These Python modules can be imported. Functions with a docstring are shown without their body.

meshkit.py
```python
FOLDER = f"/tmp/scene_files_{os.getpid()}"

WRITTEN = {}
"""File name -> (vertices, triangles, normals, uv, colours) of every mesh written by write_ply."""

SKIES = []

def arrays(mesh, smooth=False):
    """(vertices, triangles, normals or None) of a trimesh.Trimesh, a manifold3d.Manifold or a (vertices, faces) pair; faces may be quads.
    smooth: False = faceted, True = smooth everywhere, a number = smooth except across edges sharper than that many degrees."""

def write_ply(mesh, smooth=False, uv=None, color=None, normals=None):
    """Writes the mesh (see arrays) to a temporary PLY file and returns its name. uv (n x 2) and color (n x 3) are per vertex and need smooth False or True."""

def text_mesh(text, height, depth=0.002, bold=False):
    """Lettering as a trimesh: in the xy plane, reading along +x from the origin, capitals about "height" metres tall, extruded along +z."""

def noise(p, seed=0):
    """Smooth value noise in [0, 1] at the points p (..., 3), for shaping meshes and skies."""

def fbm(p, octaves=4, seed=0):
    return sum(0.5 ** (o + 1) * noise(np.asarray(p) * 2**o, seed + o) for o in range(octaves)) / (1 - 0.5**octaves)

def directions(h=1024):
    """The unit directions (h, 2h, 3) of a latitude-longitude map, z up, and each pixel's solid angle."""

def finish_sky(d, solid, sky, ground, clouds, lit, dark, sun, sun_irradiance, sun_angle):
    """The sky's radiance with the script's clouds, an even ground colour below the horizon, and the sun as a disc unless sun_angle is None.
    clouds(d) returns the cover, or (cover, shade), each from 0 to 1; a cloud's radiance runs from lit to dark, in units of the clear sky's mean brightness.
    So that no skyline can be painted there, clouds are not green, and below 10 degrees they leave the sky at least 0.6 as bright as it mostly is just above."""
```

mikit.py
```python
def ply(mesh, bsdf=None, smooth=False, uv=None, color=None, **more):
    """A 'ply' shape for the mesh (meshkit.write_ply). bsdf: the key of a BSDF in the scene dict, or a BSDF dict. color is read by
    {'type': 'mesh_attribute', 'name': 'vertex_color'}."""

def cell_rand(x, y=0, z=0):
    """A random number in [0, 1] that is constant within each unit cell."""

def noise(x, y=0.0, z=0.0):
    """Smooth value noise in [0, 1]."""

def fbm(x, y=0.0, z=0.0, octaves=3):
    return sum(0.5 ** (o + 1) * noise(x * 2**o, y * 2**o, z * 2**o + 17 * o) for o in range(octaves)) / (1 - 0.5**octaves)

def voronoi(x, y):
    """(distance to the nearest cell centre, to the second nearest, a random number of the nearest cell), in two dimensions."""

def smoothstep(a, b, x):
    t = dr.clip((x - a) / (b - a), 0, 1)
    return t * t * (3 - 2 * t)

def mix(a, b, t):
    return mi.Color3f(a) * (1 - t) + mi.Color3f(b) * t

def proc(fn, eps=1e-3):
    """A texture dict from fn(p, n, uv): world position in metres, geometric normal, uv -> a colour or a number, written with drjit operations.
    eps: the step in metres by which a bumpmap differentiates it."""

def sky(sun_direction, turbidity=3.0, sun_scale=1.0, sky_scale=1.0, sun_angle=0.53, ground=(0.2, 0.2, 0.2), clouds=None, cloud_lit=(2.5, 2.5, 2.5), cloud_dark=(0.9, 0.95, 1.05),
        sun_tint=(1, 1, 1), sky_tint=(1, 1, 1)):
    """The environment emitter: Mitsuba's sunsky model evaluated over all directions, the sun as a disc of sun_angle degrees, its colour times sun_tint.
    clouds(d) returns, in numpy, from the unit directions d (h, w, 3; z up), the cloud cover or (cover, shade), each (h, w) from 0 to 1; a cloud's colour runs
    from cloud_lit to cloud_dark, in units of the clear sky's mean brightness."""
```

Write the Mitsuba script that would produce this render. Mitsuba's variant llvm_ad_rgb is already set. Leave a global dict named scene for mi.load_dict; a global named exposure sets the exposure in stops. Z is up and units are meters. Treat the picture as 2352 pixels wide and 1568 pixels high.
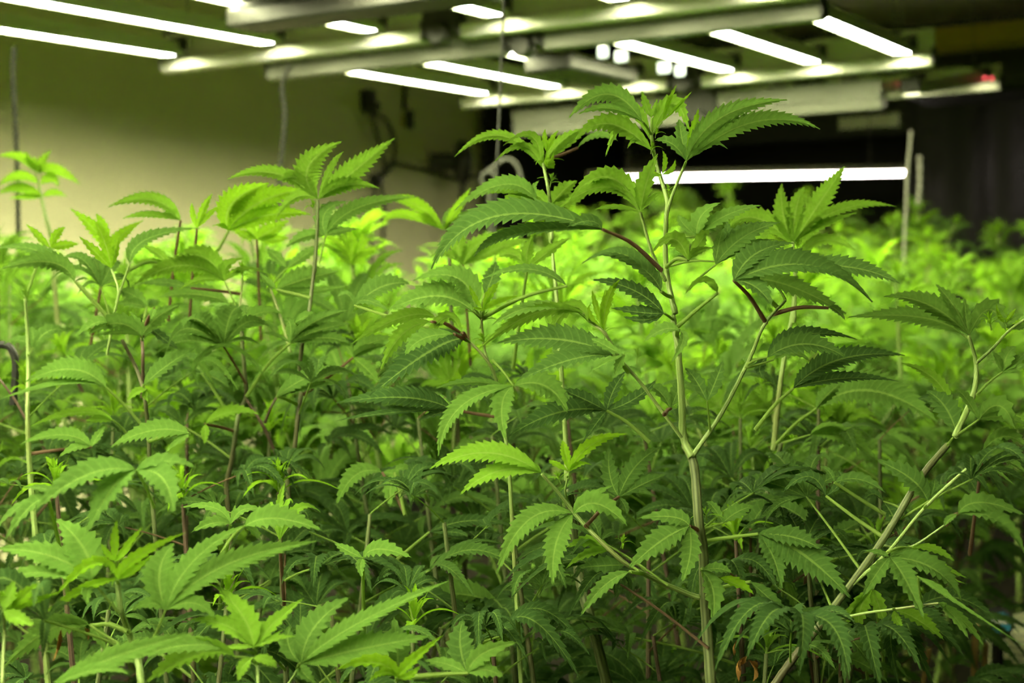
import math, random
import numpy as np, trimesh, mitsuba as mi, drjit as dr
import mikit, meshkit

RNG = np.random.default_rng(7)
scene, labels = {'type': 'scene'}, {}

# ------------------------------------------------------------------ camera
FPX, CX, CY = 3400.0, 1176.0, 784.0
EYE = np.array([0.0, 0.0, 1.50])
_dn = np.array([0.031, 0.998, 0.055]); _dn /= np.linalg.norm(_dn)      # world "down" in camera axes (right, down, forward)
_fw = np.array([0, 0, 1.0]); _y = _fw - _dn * _dn[2]; _y /= np.linalg.norm(_y)
_x = np.cross(_dn, _y)
RW = np.stack([_x, _y, -_dn])            # rows: world x, y, z expressed in camera axes -> world = RW @ cam


def at(u, v, d):
    """The point d metres in front of the camera that the picture shows at (u, v)."""
    return EYE + RW @ np.array([(u - CX) / FPX * d, (v - CY) / FPX * d, d])


FWD, RIGHT, DOWN = RW @ [0, 0, 1.0], RW @ [1.0, 0, 0], RW @ [0, 1.0, 0]
T = mi.ScalarTransform4f
scene['camera'] = {'type': 'thinlens', 'fov': math.degrees(2 * math.atan(1176 / FPX)), 'fov_axis': 'x',
                   'to_world': T().look_at(origin=EYE.tolist(), target=(EYE + FWD).tolist(), up=(-DOWN).tolist()),
                   'aperture_radius': 0.0042, 'focus_distance': 1.33, 'near_clip': 0.05, 'far_clip': 60.0}
exposure = 1.62
LED = (42.0, 42.5, 24.0)
LED_NEAR = (36.0, 36.5, 22.5)              # radiance of the light bars
LED_DIM = (10.0, 9.6, 6.0)
LED_FAR = (9.0, 7.6, 7.0)
# ------------------------------------------------------------------ helpers
C_ = np.cos; S_ = np.sin


def unit(a):
    a = np.asarray(a, float)
    return a / (np.linalg.norm(a, axis=-1, keepdims=True) + 1e-12)


USED = {}


def numbered(name):
    n = USED.get(name, 0); USED[name] = n + 1
    return name if n == 0 else f'{name}_{n:03d}'


def put(name, mesh, bsdf, parent=None, smooth=False, uv=None, **more):
    key = numbered(name if parent is None else parent + '__' + name)
    scene[key] = mikit.ply(mesh, bsdf, smooth=smooth, uv=uv, **more)
    return key


def thing(name, label, cat, group=None):
    key = numbered(name)
    labels[key] = {'label': label, 'category': cat}
    if group: labels[key]['group'] = group
    return key


def structure(name, mesh, bsdf, label, cat=None, **more):
    k = put(name, mesh, bsdf, **more)
    labels[k] = {'label': label, 'kind': 'structure', 'category': cat or name.split('_')[0]}
    return k


def box(size, center=(0, 0, 0), X=(1, 0, 0), Y=(0, 1, 0), Z=(0, 0, 1), bevel=0.0):
    """A box with its axes along X, Y, Z; bevel chamfers its edges."""
    sx, sy, sz = np.asarray(size, float) / 2
    b = min(bevel, 0.45 * 2 * min(sx, sy, sz))
    if b > 0:
        pts = [[x * (sx - bx), y * (sy - by), z * (sz - bz)] for x in (-1, 1) for y in (-1, 1) for z in (-1, 1)
               for bx, by, bz in ((b, b, 0), (b, 0, b), (0, b, b))]
        m = trimesh.convex.convex_hull(np.array(pts))
    else:
        m = trimesh.creation.box((2 * sx, 2 * sy, 2 * sz))
    M = np.stack([X, Y, Z], 1)
    v = np.asarray(m.vertices) @ M.T + np.asarray(center, float)
    m = trimesh.Trimesh(v, m.faces, process=False)
    if np.linalg.det(M) < 0: m.invert()
    return m


def bezier(pts, n):
    """A smooth curve of n points through pts (Catmull-Rom)."""
    p = np.asarray(pts, float)
    if len(p) == 2: return p[0] + (p[1] - p[0]) * np.linspace(0, 1, n)[:, None]
    q = np.vstack([2 * p[0] - p[1], p, 2 * p[-1] - p[-2]])
    t = np.linspace(0, len(p) - 1 - 1e-9, n); i = t.astype(int); f = (t - i)[:, None]
    a, b, c, d = q[i], q[i + 1], q[i + 2], q[i + 3]
    return 0.5 * (2 * b + (c - a) * f + (2 * a - 5 * b + 4 * c - d) * f ** 2 + (3 * b - a - 3 * c + d) * f ** 3)


def tube(path, radii, sides=7, cap=True):
    """(vertices, faces, uv) of a tube along path; v of uv runs along it in metres, u around."""
    p = np.asarray(path, float); n = len(p)
    r = np.broadcast_to(np.asarray(radii, float), (n,))
    t = unit(np.gradient(p, axis=0))
    ref = np.array([0.31, 0.17, 0.93]) if abs(t[0] @ unit([0.31, 0.17, 0.93])) < 0.9 else np.array([1.0, 0.1, 0])
    a = unit(np.cross(t, ref)); b = np.cross(t, a)
    ang = np.arange(sides) * 2 * np.pi / sides
    v = p[:, None] + r[:, None, None] * (C_(ang)[None, :, None] * a[:, None] + S_(ang)[None, :, None] * b[:, None])
    i, j = np.meshgrid(np.arange(n - 1), np.arange(sides), indexing='ij')
    k = (j + 1) % sides
    f = np.stack([i * sides + j, i * sides + k, (i + 1) * sides + k, (i + 1) * sides + j], -1).reshape(-1, 4)
    f = np.vstack([f[:, [0, 1, 2]], f[:, [0, 2, 3]]])
    v = v.reshape(-1, 3)
    L = np.r_[0, np.cumsum(np.linalg.norm(np.diff(p, axis=0), axis=1))]
    uv = np.stack([np.tile(ang / (2 * np.pi), n), np.repeat(L, sides)], 1)
    if cap:
        m = len(v); v = np.vstack([v, p[:1], p[-1:]]); uv = np.vstack([uv, [[0, 0]], [[0, L[-1]]]])
        jj = np.arange(sides); kk = (jj + 1) % sides
        f = np.vstack([f, np.stack([jj * 0 + m, kk, jj], 1), np.stack([jj * 0 + m + 1, (n - 1) * sides + jj, (n - 1) * sides + kk], 1)])
    return v, f, uv


def join(parts):
    v, f, uv, n = [], [], [], 0
    for a, b, c in parts:
        v.append(a); f.append(np.asarray(b) + n); uv.append(c); n += len(a)
    return np.vstack(v), np.vstack(f), np.vstack(uv)


def cord(pts, r, n=40, sides=8):
    v, f, _ = tube(bezier(pts, n), r, sides)
    return trimesh.Trimesh(v, f, process=False)


def lathe(profile, center=(0, 0, 0), axis=(0, 0, 1), n=32):
    m = trimesh.creation.revolve(np.asarray(profile, float), sections=n)
    z = unit(axis); x = unit(np.cross(z, [0.3, 0.5, 0.1] if abs(z[2]) > 0.9 else [0, 0, 1])); y = np.cross(z, x)
    return trimesh.Trimesh(np.asarray(m.vertices) @ np.stack([x, y, z], 0) + np.asarray(center), m.faces, process=False)


# ------------------------------------------------------------------ materials
def rgb(*c): return {'type': 'rgb', 'value': list(c)}


def mat(name, color, rough=0.5, spec=0.5, metal=0.0, two=True, **more):
    b = {'type': 'principled', 'base_color': color if isinstance(color, dict) else rgb(*color), 'roughness': rough, 'metallic': metal}
    if metal == 0: b['specular'] = spec
    b.update(more)
    scene[name] = {'type': 'twosided', 'bsdf': b} if two else b


def leaf_color(p, n, uv):
    """uv.x: rows of veins along the leaflet; uv.y: -1..1 across it + 4 x tone. Tones 0 to 3 mature (the lowest with canopy shade in its colour), 4 and 5 young, 6 purple stalk, 7 green stalk."""
    k = dr.floor((uv.y + 2.0) / 4.0)
    s = uv.y - 4.0 * k
    a = dr.abs(s)
    young = mikit.smoothstep(3.5, 4.5, k)
    stalk = k > 5.5
    base = mikit.mix(LEAF_OLD_SHADED, LEAF_MID, dr.clip(k / 3.0, 0, 1))
    base = mikit.mix(base, LEAF_YOUNG, young)
    fr = uv.x - dr.floor(uv.x)
    vein = mikit.smoothstep(0.20, 0.0, dr.minimum(fr, 1 - fr)) * (1 - a * 0.5) * 0.22
    rib = mikit.smoothstep(0.10, 0.03, a) * 0.62
    net = (mikit.noise(p.x * 420, p.y * 420, p.z * 420) - 0.5) * 0.16
    blot = (mikit.noise(p.x * 28, p.y * 28, p.z * 28) - 0.5) * 0.30
    tone = mi.Color3f(base) * (1 + net + blot)
    tone = mikit.mix(tone, LEAF_RIB, dr.maximum(vein, rib) * 0.8)
    st = mikit.mix((0.25, 0.165, 0.105), (0.30, 0.44, 0.10), dr.clip(k - 6, 0, 1))
    return dr.select(stalk, st, tone)


LEAF_OLD_SHADED, LEAF_MID, LEAF_YOUNG, LEAF_RIB = (0.056, 0.120, 0.030), (0.140, 0.275, 0.045), (0.225, 0.440, 0.018), (0.30, 0.45, 0.10)  # first tone: old leaf, darkened further to stand for shade under the canopy
scene['leaf_skin'] = {'type': 'principledthin', 'base_color': mikit.proc(leaf_color), 'roughness': 0.48, 'diff_trans': 1.05, 'spec_trans': 0.0, 'eta': 1.5, 'sheen': 0.5, 'sheen_tint': 0.3}


def stem_color(p, n, uv):
    ridge = 0.5 + 0.5 * dr.cos(uv.x * 2 * math.pi * 6)
    band = mikit.noise(p.x * 18, p.y * 18, p.z * 9)
    c = mikit.mix((0.22, 0.33, 0.08), (0.38, 0.51, 0.16), ridge)
    return mikit.mix(c, (0.18, 0.13, 0.06), mikit.smoothstep(0.55, 0.85, band) * 0.5)


def stem_purple_color(p, n, uv):
    ridge = 0.5 + 0.5 * dr.cos(uv.x * 2 * math.pi * 6)
    band = mikit.noise(p.x * 20, p.y * 20, p.z * 10)
    c = mikit.mix((0.085, 0.055, 0.04), (0.17, 0.11, 0.08), ridge)
    return mikit.mix(c, (0.09, 0.12, 0.03), mikit.smoothstep(0.5, 0.85, band) * 0.7)


def stem_dark_color(p, n, uv):
    ridge = 0.5 + 0.5 * dr.cos(uv.x * 2 * math.pi * 7)
    band = mikit.noise(p.x * 25, p.y * 25, p.z * 8)
    c = mikit.mix((0.085, 0.11, 0.038), (0.17, 0.205, 0.078), ridge)
    return mikit.mix(c, (0.06, 0.035, 0.022), mikit.smoothstep(0.45, 0.8, band) * 0.6)


mat('stem_green', mikit.proc(stem_color), 0.5, 0.4)
mat('stem_purple', mikit.proc(stem_purple_color), 0.5, 0.4)
mat('stem_dark', mikit.proc(stem_dark_color), 0.55, 0.35)


def wall_color(p, n, uv):
    g = mikit.fbm(p.x * 2.2, p.y * 2.2, p.z * 2.2) - 0.5
    f = mikit.noise(p.x * 90, p.y * 90, p.z * 90) - 0.5
    return mi.Color3f(0.54, 0.505, 0.345) * (1 + 0.10 * g + 0.05 * f)


def ceiling_color(p, n, uv):
    g = mikit.fbm(p.x * 1.5, p.y * 1.5, p.z) - 0.5
    return mi.Color3f(0.72, 0.70, 0.48) * (1 + 0.18 * g)


def black_color(p, n, uv):
    g = mikit.fbm(p.x * 5, p.y * 5, p.z * 3)
    return mi.Color3f(0.012, 0.012, 0.010) * (0.6 + 0.9 * g)


def soil_color(p, n, uv):
    g = mikit.fbm(p.x * 40, p.y * 40, p.z * 40)
    return mikit.mix((0.003, 0.0025, 0.002), (0.012, 0.010, 0.007), g)


mat('paint_wall', mikit.proc(wall_color), 0.8, 0.2)
mat('paint_ceiling', mikit.proc(ceiling_color), 0.85, 0.2)
mat('black_sheet', mikit.proc(black_color), 0.75, 0.25)
mat('soil', mikit.proc(soil_color), 0.95, 0.1)
mat('concrete', (0.025, 0.025, 0.022), 0.8, 0.2)
mat('aluminium', (0.47, 0.48, 0.39), 0.45, 0.5, metal=0.0)
mat('black_plastic', (0.016, 0.016, 0.014), 0.45, 0.4)
mat('dark_cord', (0.013, 0.014, 0.011), 0.7, 0.15)
mat('grey_steel', (0.09, 0.09, 0.08), 0.4, 0.5)
mat('dull_grey', (0.035, 0.036, 0.03), 0.6, 0.3)
mat('white_plastic', (0.62, 0.62, 0.56), 0.45, 0.5)
mat('emblem_white', (0.95, 0.95, 0.85), 0.5, 0.4)
mat('tube_grey', (0.17, 0.17, 0.14), 0.6, 0.3)
mat('shaded_rail_grey', (0.15, 0.155, 0.125), 0.5, 0.4)  # near rails only: aluminium darkened, their shade is put into the colour
mat('label_grey', (0.85, 0.85, 0.72), 0.6, 0.3)
mat('label_ink', (0.03, 0.03, 0.03), 0.6, 0.3)
mat('tent_fabric', (0.020, 0.021, 0.017), 0.6, 0.3)
mat('yellow_box', (0.30, 0.22, 0.02), 0.6, 0.3)
mat('cyan_label', (0.02, 0.30, 0.48), 0.4, 0.4)
mat('cream_mesh', mikit.proc(lambda p, n, uv: mi.Color3f(0.88, 0.84, 0.62) * (0.82 + 0.18 * dr.cos(p.z * 700))), 0.8, 0.2)
mat('bamboo', mikit.proc(lambda p, n, uv: mikit.mix((0.30, 0.19, 0.06), (0.42, 0.28, 0.10), mikit.noise(p.x * 90, p.y * 90, p.z * 6))), 0.6, 0.3)
mat('dry_leaf', mikit.proc(lambda p, n, uv: mikit.mix((0.22, 0.10, 0.02), (0.42, 0.24, 0.07), mikit.noise(p.x * 120, p.y * 120, p.z * 120))), 0.8, 0.2)

# ------------------------------------------------------------------ the room, along the light bars (P) and their rails (Q)
P2, Q2 = unit([0.490, 0.872, 0]), unit([0.872, -0.490, 0])
UP = np.array([0, 0, 1.0])
ORG = np.array([-0.61, 4.33, 0.0])


def pq(p, q, z): return ORG + p * P2 + q * Q2 + np.array([0, 0, z])


Z_CEIL, Z_LIGHT = 2.78, 2.31
WALL_Q = -1.15


def slab(p0, p1, q0, q1, z0, z1):
    return box((p1 - p0, q1 - q0, z1 - z0), pq((p0 + p1) / 2, (q0 + q1) / 2, (z0 + z1) / 2), P2, Q2, UP)


FRONT_P, BACK_P, RIGHT_Q = -5.6, 5.6, 4.4
structure('floor', slab(FRONT_P - .1, BACK_P + .1, WALL_Q - .1, RIGHT_Q + .1, -0.1, 0.0), 'concrete', 'dark concrete floor below the plants')
structure('ceiling', slab(FRONT_P - .1, BACK_P + .1, WALL_Q - .1, RIGHT_Q + .1, Z_CEIL, Z_CEIL + .1), 'paint_ceiling', 'dull olive ceiling above the light fixtures')
structure('wall_left', slab(FRONT_P, BACK_P, WALL_Q - .1, WALL_Q, 0, Z_CEIL), 'paint_wall', 'pale olive painted wall behind the plants at left')
structure('wall_back', slab(BACK_P, BACK_P + .1, WALL_Q, RIGHT_Q, 0, Z_CEIL), 'black_sheet', 'black wall at the far end of the room')
structure('wall_right', slab(FRONT_P, BACK_P, RIGHT_Q, RIGHT_Q + .1, 0, Z_CEIL), 'black_sheet', 'black wall at right')
structure('wall_front', slab(FRONT_P - .1, FRONT_P, WALL_Q, RIGHT_Q, 0, Z_CEIL), 'paint_wall', 'pale wall behind the camera')

# ------------------------------------------------------------------ the light fixtures
def emit(c): return {'type': 'area', 'radiance': rgb(*c)}


def grow_light(label, p0, p1, qs, q0, q1, z0, z1, hinge, color, strip=0.040, near=True, far=True, driver=None, lit=None, group=None, web=.080, q1near=None, frame='aluminium'):
    """A frame of light bars between two rails; z0 and z1: heights of its near and far ends."""
    t = thing('grow_light', label, 'grow light', group)
    def pt(p, q, dz): return pq(p, q, z0 + (z1 - z0) * (p - p0) / (p1 - p0) + dz)
    D = unit(pt(p1, 0, 0) - pt(p0, 0, 0)); N = np.cross(Q2, D); N = N if N[2] > 0 else -N
    L = np.linalg.norm(pt(p1, 0, 0) - pt(p0, 0, 0))
    for i, q in enumerate(qs):
        mid = pt((p0 + p1) / 2, q, 0)
        bar = put('light_bar', trimesh.util.concatenate([
            box((L - .10, .062, .012), mid + N * .012, D, Q2, N, .002), box((L - .10, .034, .026), mid + N * .030, D, Q2, N, .003),
            box((L - .10, .003, .010), mid + N * .004 + Q2 * .0295, D, Q2, N), box((L - .10, .003, .010), mid + N * .004 - Q2 * .0295, D, Q2, N)]), 'aluminium', t)
        if lit is None or lit[i]:
            m = box((L - .125, strip, .002), mid + N * .0035, D, Q2, N)
            put('led_strip', m, 'white_plastic', bar, emitter=emit(color))
            put('lens_cover', trimesh.util.concatenate([box((.022, strip + .008, .005), mid + N * .006 + D * s * (L / 2 - .058), D, Q2, N, .002) for s in (-1, 1)]), 'white_plastic', bar)
        for s in (-1, 1):
            put('end_cap', box((.022, .066, .046), mid + N * .034 + D * s * (L / 2 - .040), D, Q2, N, .004), 'black_plastic', bar)
    cut = [(q0, hinge - .06), (hinge + .06, q1)]
    for end, on, s in ((p0, near, -1), (p1, far, 1)):
        if not on: continue
        for a, b in cut:
            if end == p0 and q1near and b == q1: b = q1near
            c = pt(end, (a + b) / 2, 0) + D * s * 0.0
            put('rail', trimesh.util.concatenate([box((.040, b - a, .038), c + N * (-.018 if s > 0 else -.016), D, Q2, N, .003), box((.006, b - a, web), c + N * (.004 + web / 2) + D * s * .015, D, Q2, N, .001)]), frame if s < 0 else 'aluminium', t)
            for e in (a, b):
                put('rail_cap', box((.044, .008, .050), c * 0 + pt(end, e, 0) - N * .004, D, Q2, N, .002), 'black_plastic', t)
        c = pt(end, hinge, 0)
        h = put('hinge', box((.050, .118, .115), c + N * .035, D, Q2, N, .008), 'black_plastic', t)
        put('hinge_knob', lathe([[0, -.025], [.026, -.025], [.030, -.018], [.030, .018], [.026, .025], [0, .025]], c - N * .020 - D * .02, D), 'black_plastic', h)
    if driver is not None:
        dp, dq, w, l = driver
        b = put('driver_box', box((w, l, .045), pt(dp, dq, 0) - N * .034, D, Q2, N, .006), 'black_plastic', t)
        put('bracket', trimesh.util.concatenate([box((.02, l * .9, .014), pt(dp + s * w * .42, dq, 0) - N * .006, D, Q2, N, .002) for s in (-1, 1)]), 'black_plastic', b)
    for q in (q0 + .1, q1 - .1):
        for p in (p0, p1):
            a = pt(p, q, .05); put('hanger_wire', cord([a, a + [0, 0, Z_CEIL - a[2]]], .0015, 6, 5), 'grey_steel', t)
    a = pt((p0 + p1) / 2, qs[0], .06)
    put('bar_cable', cord([pt(p1 - .1, q, .06 + .02 * (i % 2)) for i, q in enumerate(np.linspace(qs[0], qs[-1], 9))], .005, 40, 6), 'dark_cord', t)
    return t


ZF = 1.5
F1Q = [-.38, -.014, .337, .73, 1.09, 1.45]
F2Q = [0, .285, .57, .915, 1.20, 1.485]
grow_light('white LED bar frame at upper left, before the pale wall', -1.40, -.02, F1Q, -.47, 1.62, ZF + .635, ZF + .635, .53, LED, driver=(-.60, .66, .13, .70))
grow_light('white LED bar frame hanging above the tallest plant, in front of the black wall', 0.06, 1.17, F2Q, -.13, 1.56, ZF + .59, ZF + .59, .74, LED, frame='shaded_rail_grey', driver=(.52, .68, .46, .15))
grow_light('farthest LED bar frame, mostly dim with small red diodes', 1.32, 2.50, [.1, .35, .62, .92, 1.19, 1.44], 0.0, 1.50, ZF + .485, ZF + .635, .74, LED_DIM, web=.06, frame='shaded_rail_grey', q1near=1.36)
for _u, _v, _s in ((1385, 120, .030), (1427, 129, .036), (1525, 155, .036), (1562, 162, .028)):
    put('status_light', box((_s, .012, .030), at(_u, _v, 3.95), Q2, P2, UP, .004), 'white_plastic', 'grow_light_001__driver_box', emitter=emit((.55, .62, .5)))
for _u, _v in ((2196, 174), (2216, 174), (2238, 177), (2262, 179), (2278, 180), (2076, 191), (2098, 191), (2113, 191), (1886, 205), (1919, 206), (1943, 206), (1815, 211), (1872, 211), (1893, 211)):
    put('red_diode', lathe([[0, -.004], [.0055, -.004], [.0055, .001], [.003, .004], [0, .004]], at(_u, _v, 5.55 if _u > 2000 else 5.75), -FWD, 10), 'white_plastic', 'grow_light_002', emitter=emit((1.1, .10, .12) if _u != 2196 else (1, .8, .6)))
grow_light('LED bar frame above the nearest plants', -4.00, -2.60, [q + .85 for q in F1Q], .38, 2.47, ZF + .66, ZF + .66, 1.38, LED_NEAR)


def ray_plane(u, v, point, normal):
    d = RW @ np.array([(u - CX) / FPX, (v - CY) / FPX, 1.0])
    return EYE + d * (np.dot(point - EYE, normal) / np.dot(d, normal))


def on_wall(u, v, off=0.0): return ray_plane(u, v, pq(0, WALL_Q + off, 0), Q2)


def single(name, mesh, bsdf, label, cat, group=None, smooth=30):
    k = put(name, mesh, bsdf, smooth=smooth)
    labels[k] = {'label': label, 'category': cat}
    if group: labels[k]['group'] = group
    return k


single('power_cable', cord([at(u, v, 3.3) for u, v in ((34, 108), (32, 122), (30, 180), (36, 300), (40, 420), (42, 520), (44, 700))], .0050), 'dark_cord', 'black cord hanging down the pale wall near the left edge', 'cord')
single('power_cable', cord([at(u, v, 3.6) for u, v in ((666, 152), (656, 170), (648, 205), (654, 260), (650, 330), (642, 400), (640, 460), (640, 600))], .0052), 'dark_cord', 'black cord hanging from the rail joint in the middle of the pale wall', 'cord')
single('hanging_wire', cord([at(u, v, 2.5) for u, v in ((1159, -250), (1157, 0), (1152, 130), (1147, 260), (1142, 380), (1138, 480), (1136, 700))], .0020), 'grey_steel', 'thin grey wire hanging straight through the light bars beside the tall plant', 'wire')
t = thing('wall_outlet', 'black outlet box with a plug high on the pale wall', 'outlet')
c = on_wall(846, 232, .025)
put('box', box((.06, .05, .098), c, P2, Q2, UP, .006), 'black_plastic', t)
put('plug', lathe([[0, 0], [.018, 0], [.022, .012], [.016, .05], [.008, .06], [0, .06]], on_wall(848, 246, .05), Q2), 'black_plastic', t)
t = thing('extension_cord', 'black cable looping down the wall from the outlet', 'cable')
put('loop', cord([on_wall(u, v, .05) for u, v in ((848, 240), (862, 262), (885, 275), (902, 310), (907, 350), (896, 385), (870, 412), (862, 425))], .0085), 'dark_cord', t)
put('strand', cord([on_wall(u, v, .04) for u, v in ((850, 250), (862, 290), (872, 340), (884, 385), (868, 412), (878, 440), (882, 500), (878, 600), (880, 760))], .0075), 'dark_cord', t)
put('strand', cord([on_wall(u, v, .05) for u, v in ((872, 405), (860, 420), (852, 410), (862, 440), (850, 480), (852, 560), (850, 700))], .0075), 'dark_cord', t)
put('branch', cord([on_wall(u, v, .04) for u, v in ((890, 380), (912, 376), (960, 386), (1020, 402), (1060, 412), (1110, 398))], .0080), 'dark_cord', t)
put('tie', box((.035, .05, .06), on_wall(864, 414, .05), unit(P2 + .6 * UP), Q2, unit(UP - .6 * P2), .01), 'black_plastic', t)
t = thing('wall_latch', 'small dark latch with a pale plate on the wall right of the outlet', 'latch')
put('plate', box((.018, .008, .055), on_wall(925, 277, .006), P2, Q2, UP, .002), 'yellow_box', t)
put('block', box((.035, .03, .085), on_wall(941, 274, .015), P2, Q2, UP, .004), 'black_plastic', t)
put('rod', cord([on_wall(930, v, .012) for v in (195, 225, 252)], .010), 'dark_cord', t)

# a wall fan seen edge-on where the pale wall ends
t = thing('wall_fan', 'black fan seen edge-on at the end of the pale wall', 'fan')
c = on_wall(1062, 372, .17)
AX = unit(RIGHT + .15 * FWD)
put('guard', lathe([[0, -.04], [.05, -.04], [.095, -.025], [.105, 0], [.095, .025], [.05, .04], [0, .04]], c, AX), 'black_plastic', t)
put('motor', lathe([[0, -.16], [.035, -.15], [.04, -.08], [.04, -.04], [0, -.04]], c, AX), 'black_plastic', t)
put('stand', cord([c - [0, 0, .1], c - [0, 0, .3] - P2 * .04, c - [0, 0, .7] - P2 * .06, [*(c - P2 * .06)[:2], 0.0]], .012), 'black_plastic', t)
t = thing('pipe_hook', 'grey ring bracket on a pole between the fan and the black sheet', 'bracket')
cc = at(1122, 412, 5.2)
put('ring', trimesh.util.concatenate([cord([cc + .026 * (math.cos(a) * RIGHT + math.sin(a) * UP) for a in np.linspace(0, 2 * math.pi, 24)], .006, 60), cord([cc + [0, 0, -.03], cc + [0, 0, -.3], [cc[0], cc[1], 0]], .007)]), 'dull_grey', t)
put('arm', cord([cc + .03 * UP, cc + .07 * UP + .06 * RIGHT, cc + .05 * UP + .1 * RIGHT, cc + .12 * RIGHT - .02 * UP], .007), 'dull_grey', t)

# ------------------------------------------------------------------ the black end of the room
def sheet(p_q_list, z0, z1, amp=0.03, freq=9.0, n=160, m=10, seed=0):
    """A hanging sheet along the floor line p_q_list, in folds."""
    line = bezier([pq(p, q, 0) for p, q in p_q_list], n)
    tan = unit(np.gradient(line, axis=0)); nor = np.cross(tan, UP)
    s = np.r_[0, np.cumsum(np.linalg.norm(np.diff(line, axis=0), axis=1))]
    w = amp * (np.sin(s * freq + seed) + .5 * np.sin(s * freq * 2.3 + 1 + seed))
    zz = np.linspace(z0, z1, m)
    v = line[:, None] + nor[:, None] * (w[:, None] * (1.15 - .4 * (zz - z0) / (z1 - z0))[None])[..., None] + zz[None, :, None] * UP
    i, j = np.meshgrid(np.arange(n - 1), np.arange(m - 1), indexing='ij')
    f = np.stack([i * m + j, (i + 1) * m + j, (i + 1) * m + j + 1, i * m + j + 1], -1).reshape(-1, 4)
    return trimesh.Trimesh(v.reshape(-1, 3), np.vstack([f[:, [0, 1, 2]], f[:, [0, 2, 3]]]), process=False)


single('black_curtain', sheet([(2.95, WALL_Q + .06), (3.6, WALL_Q + .08), (4.6, WALL_Q + .08)], 0.0, Z_CEIL - .02, .012, 7), 'black_sheet', 'black sheeting that covers the wall beyond the pale part', 'curtain')
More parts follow.
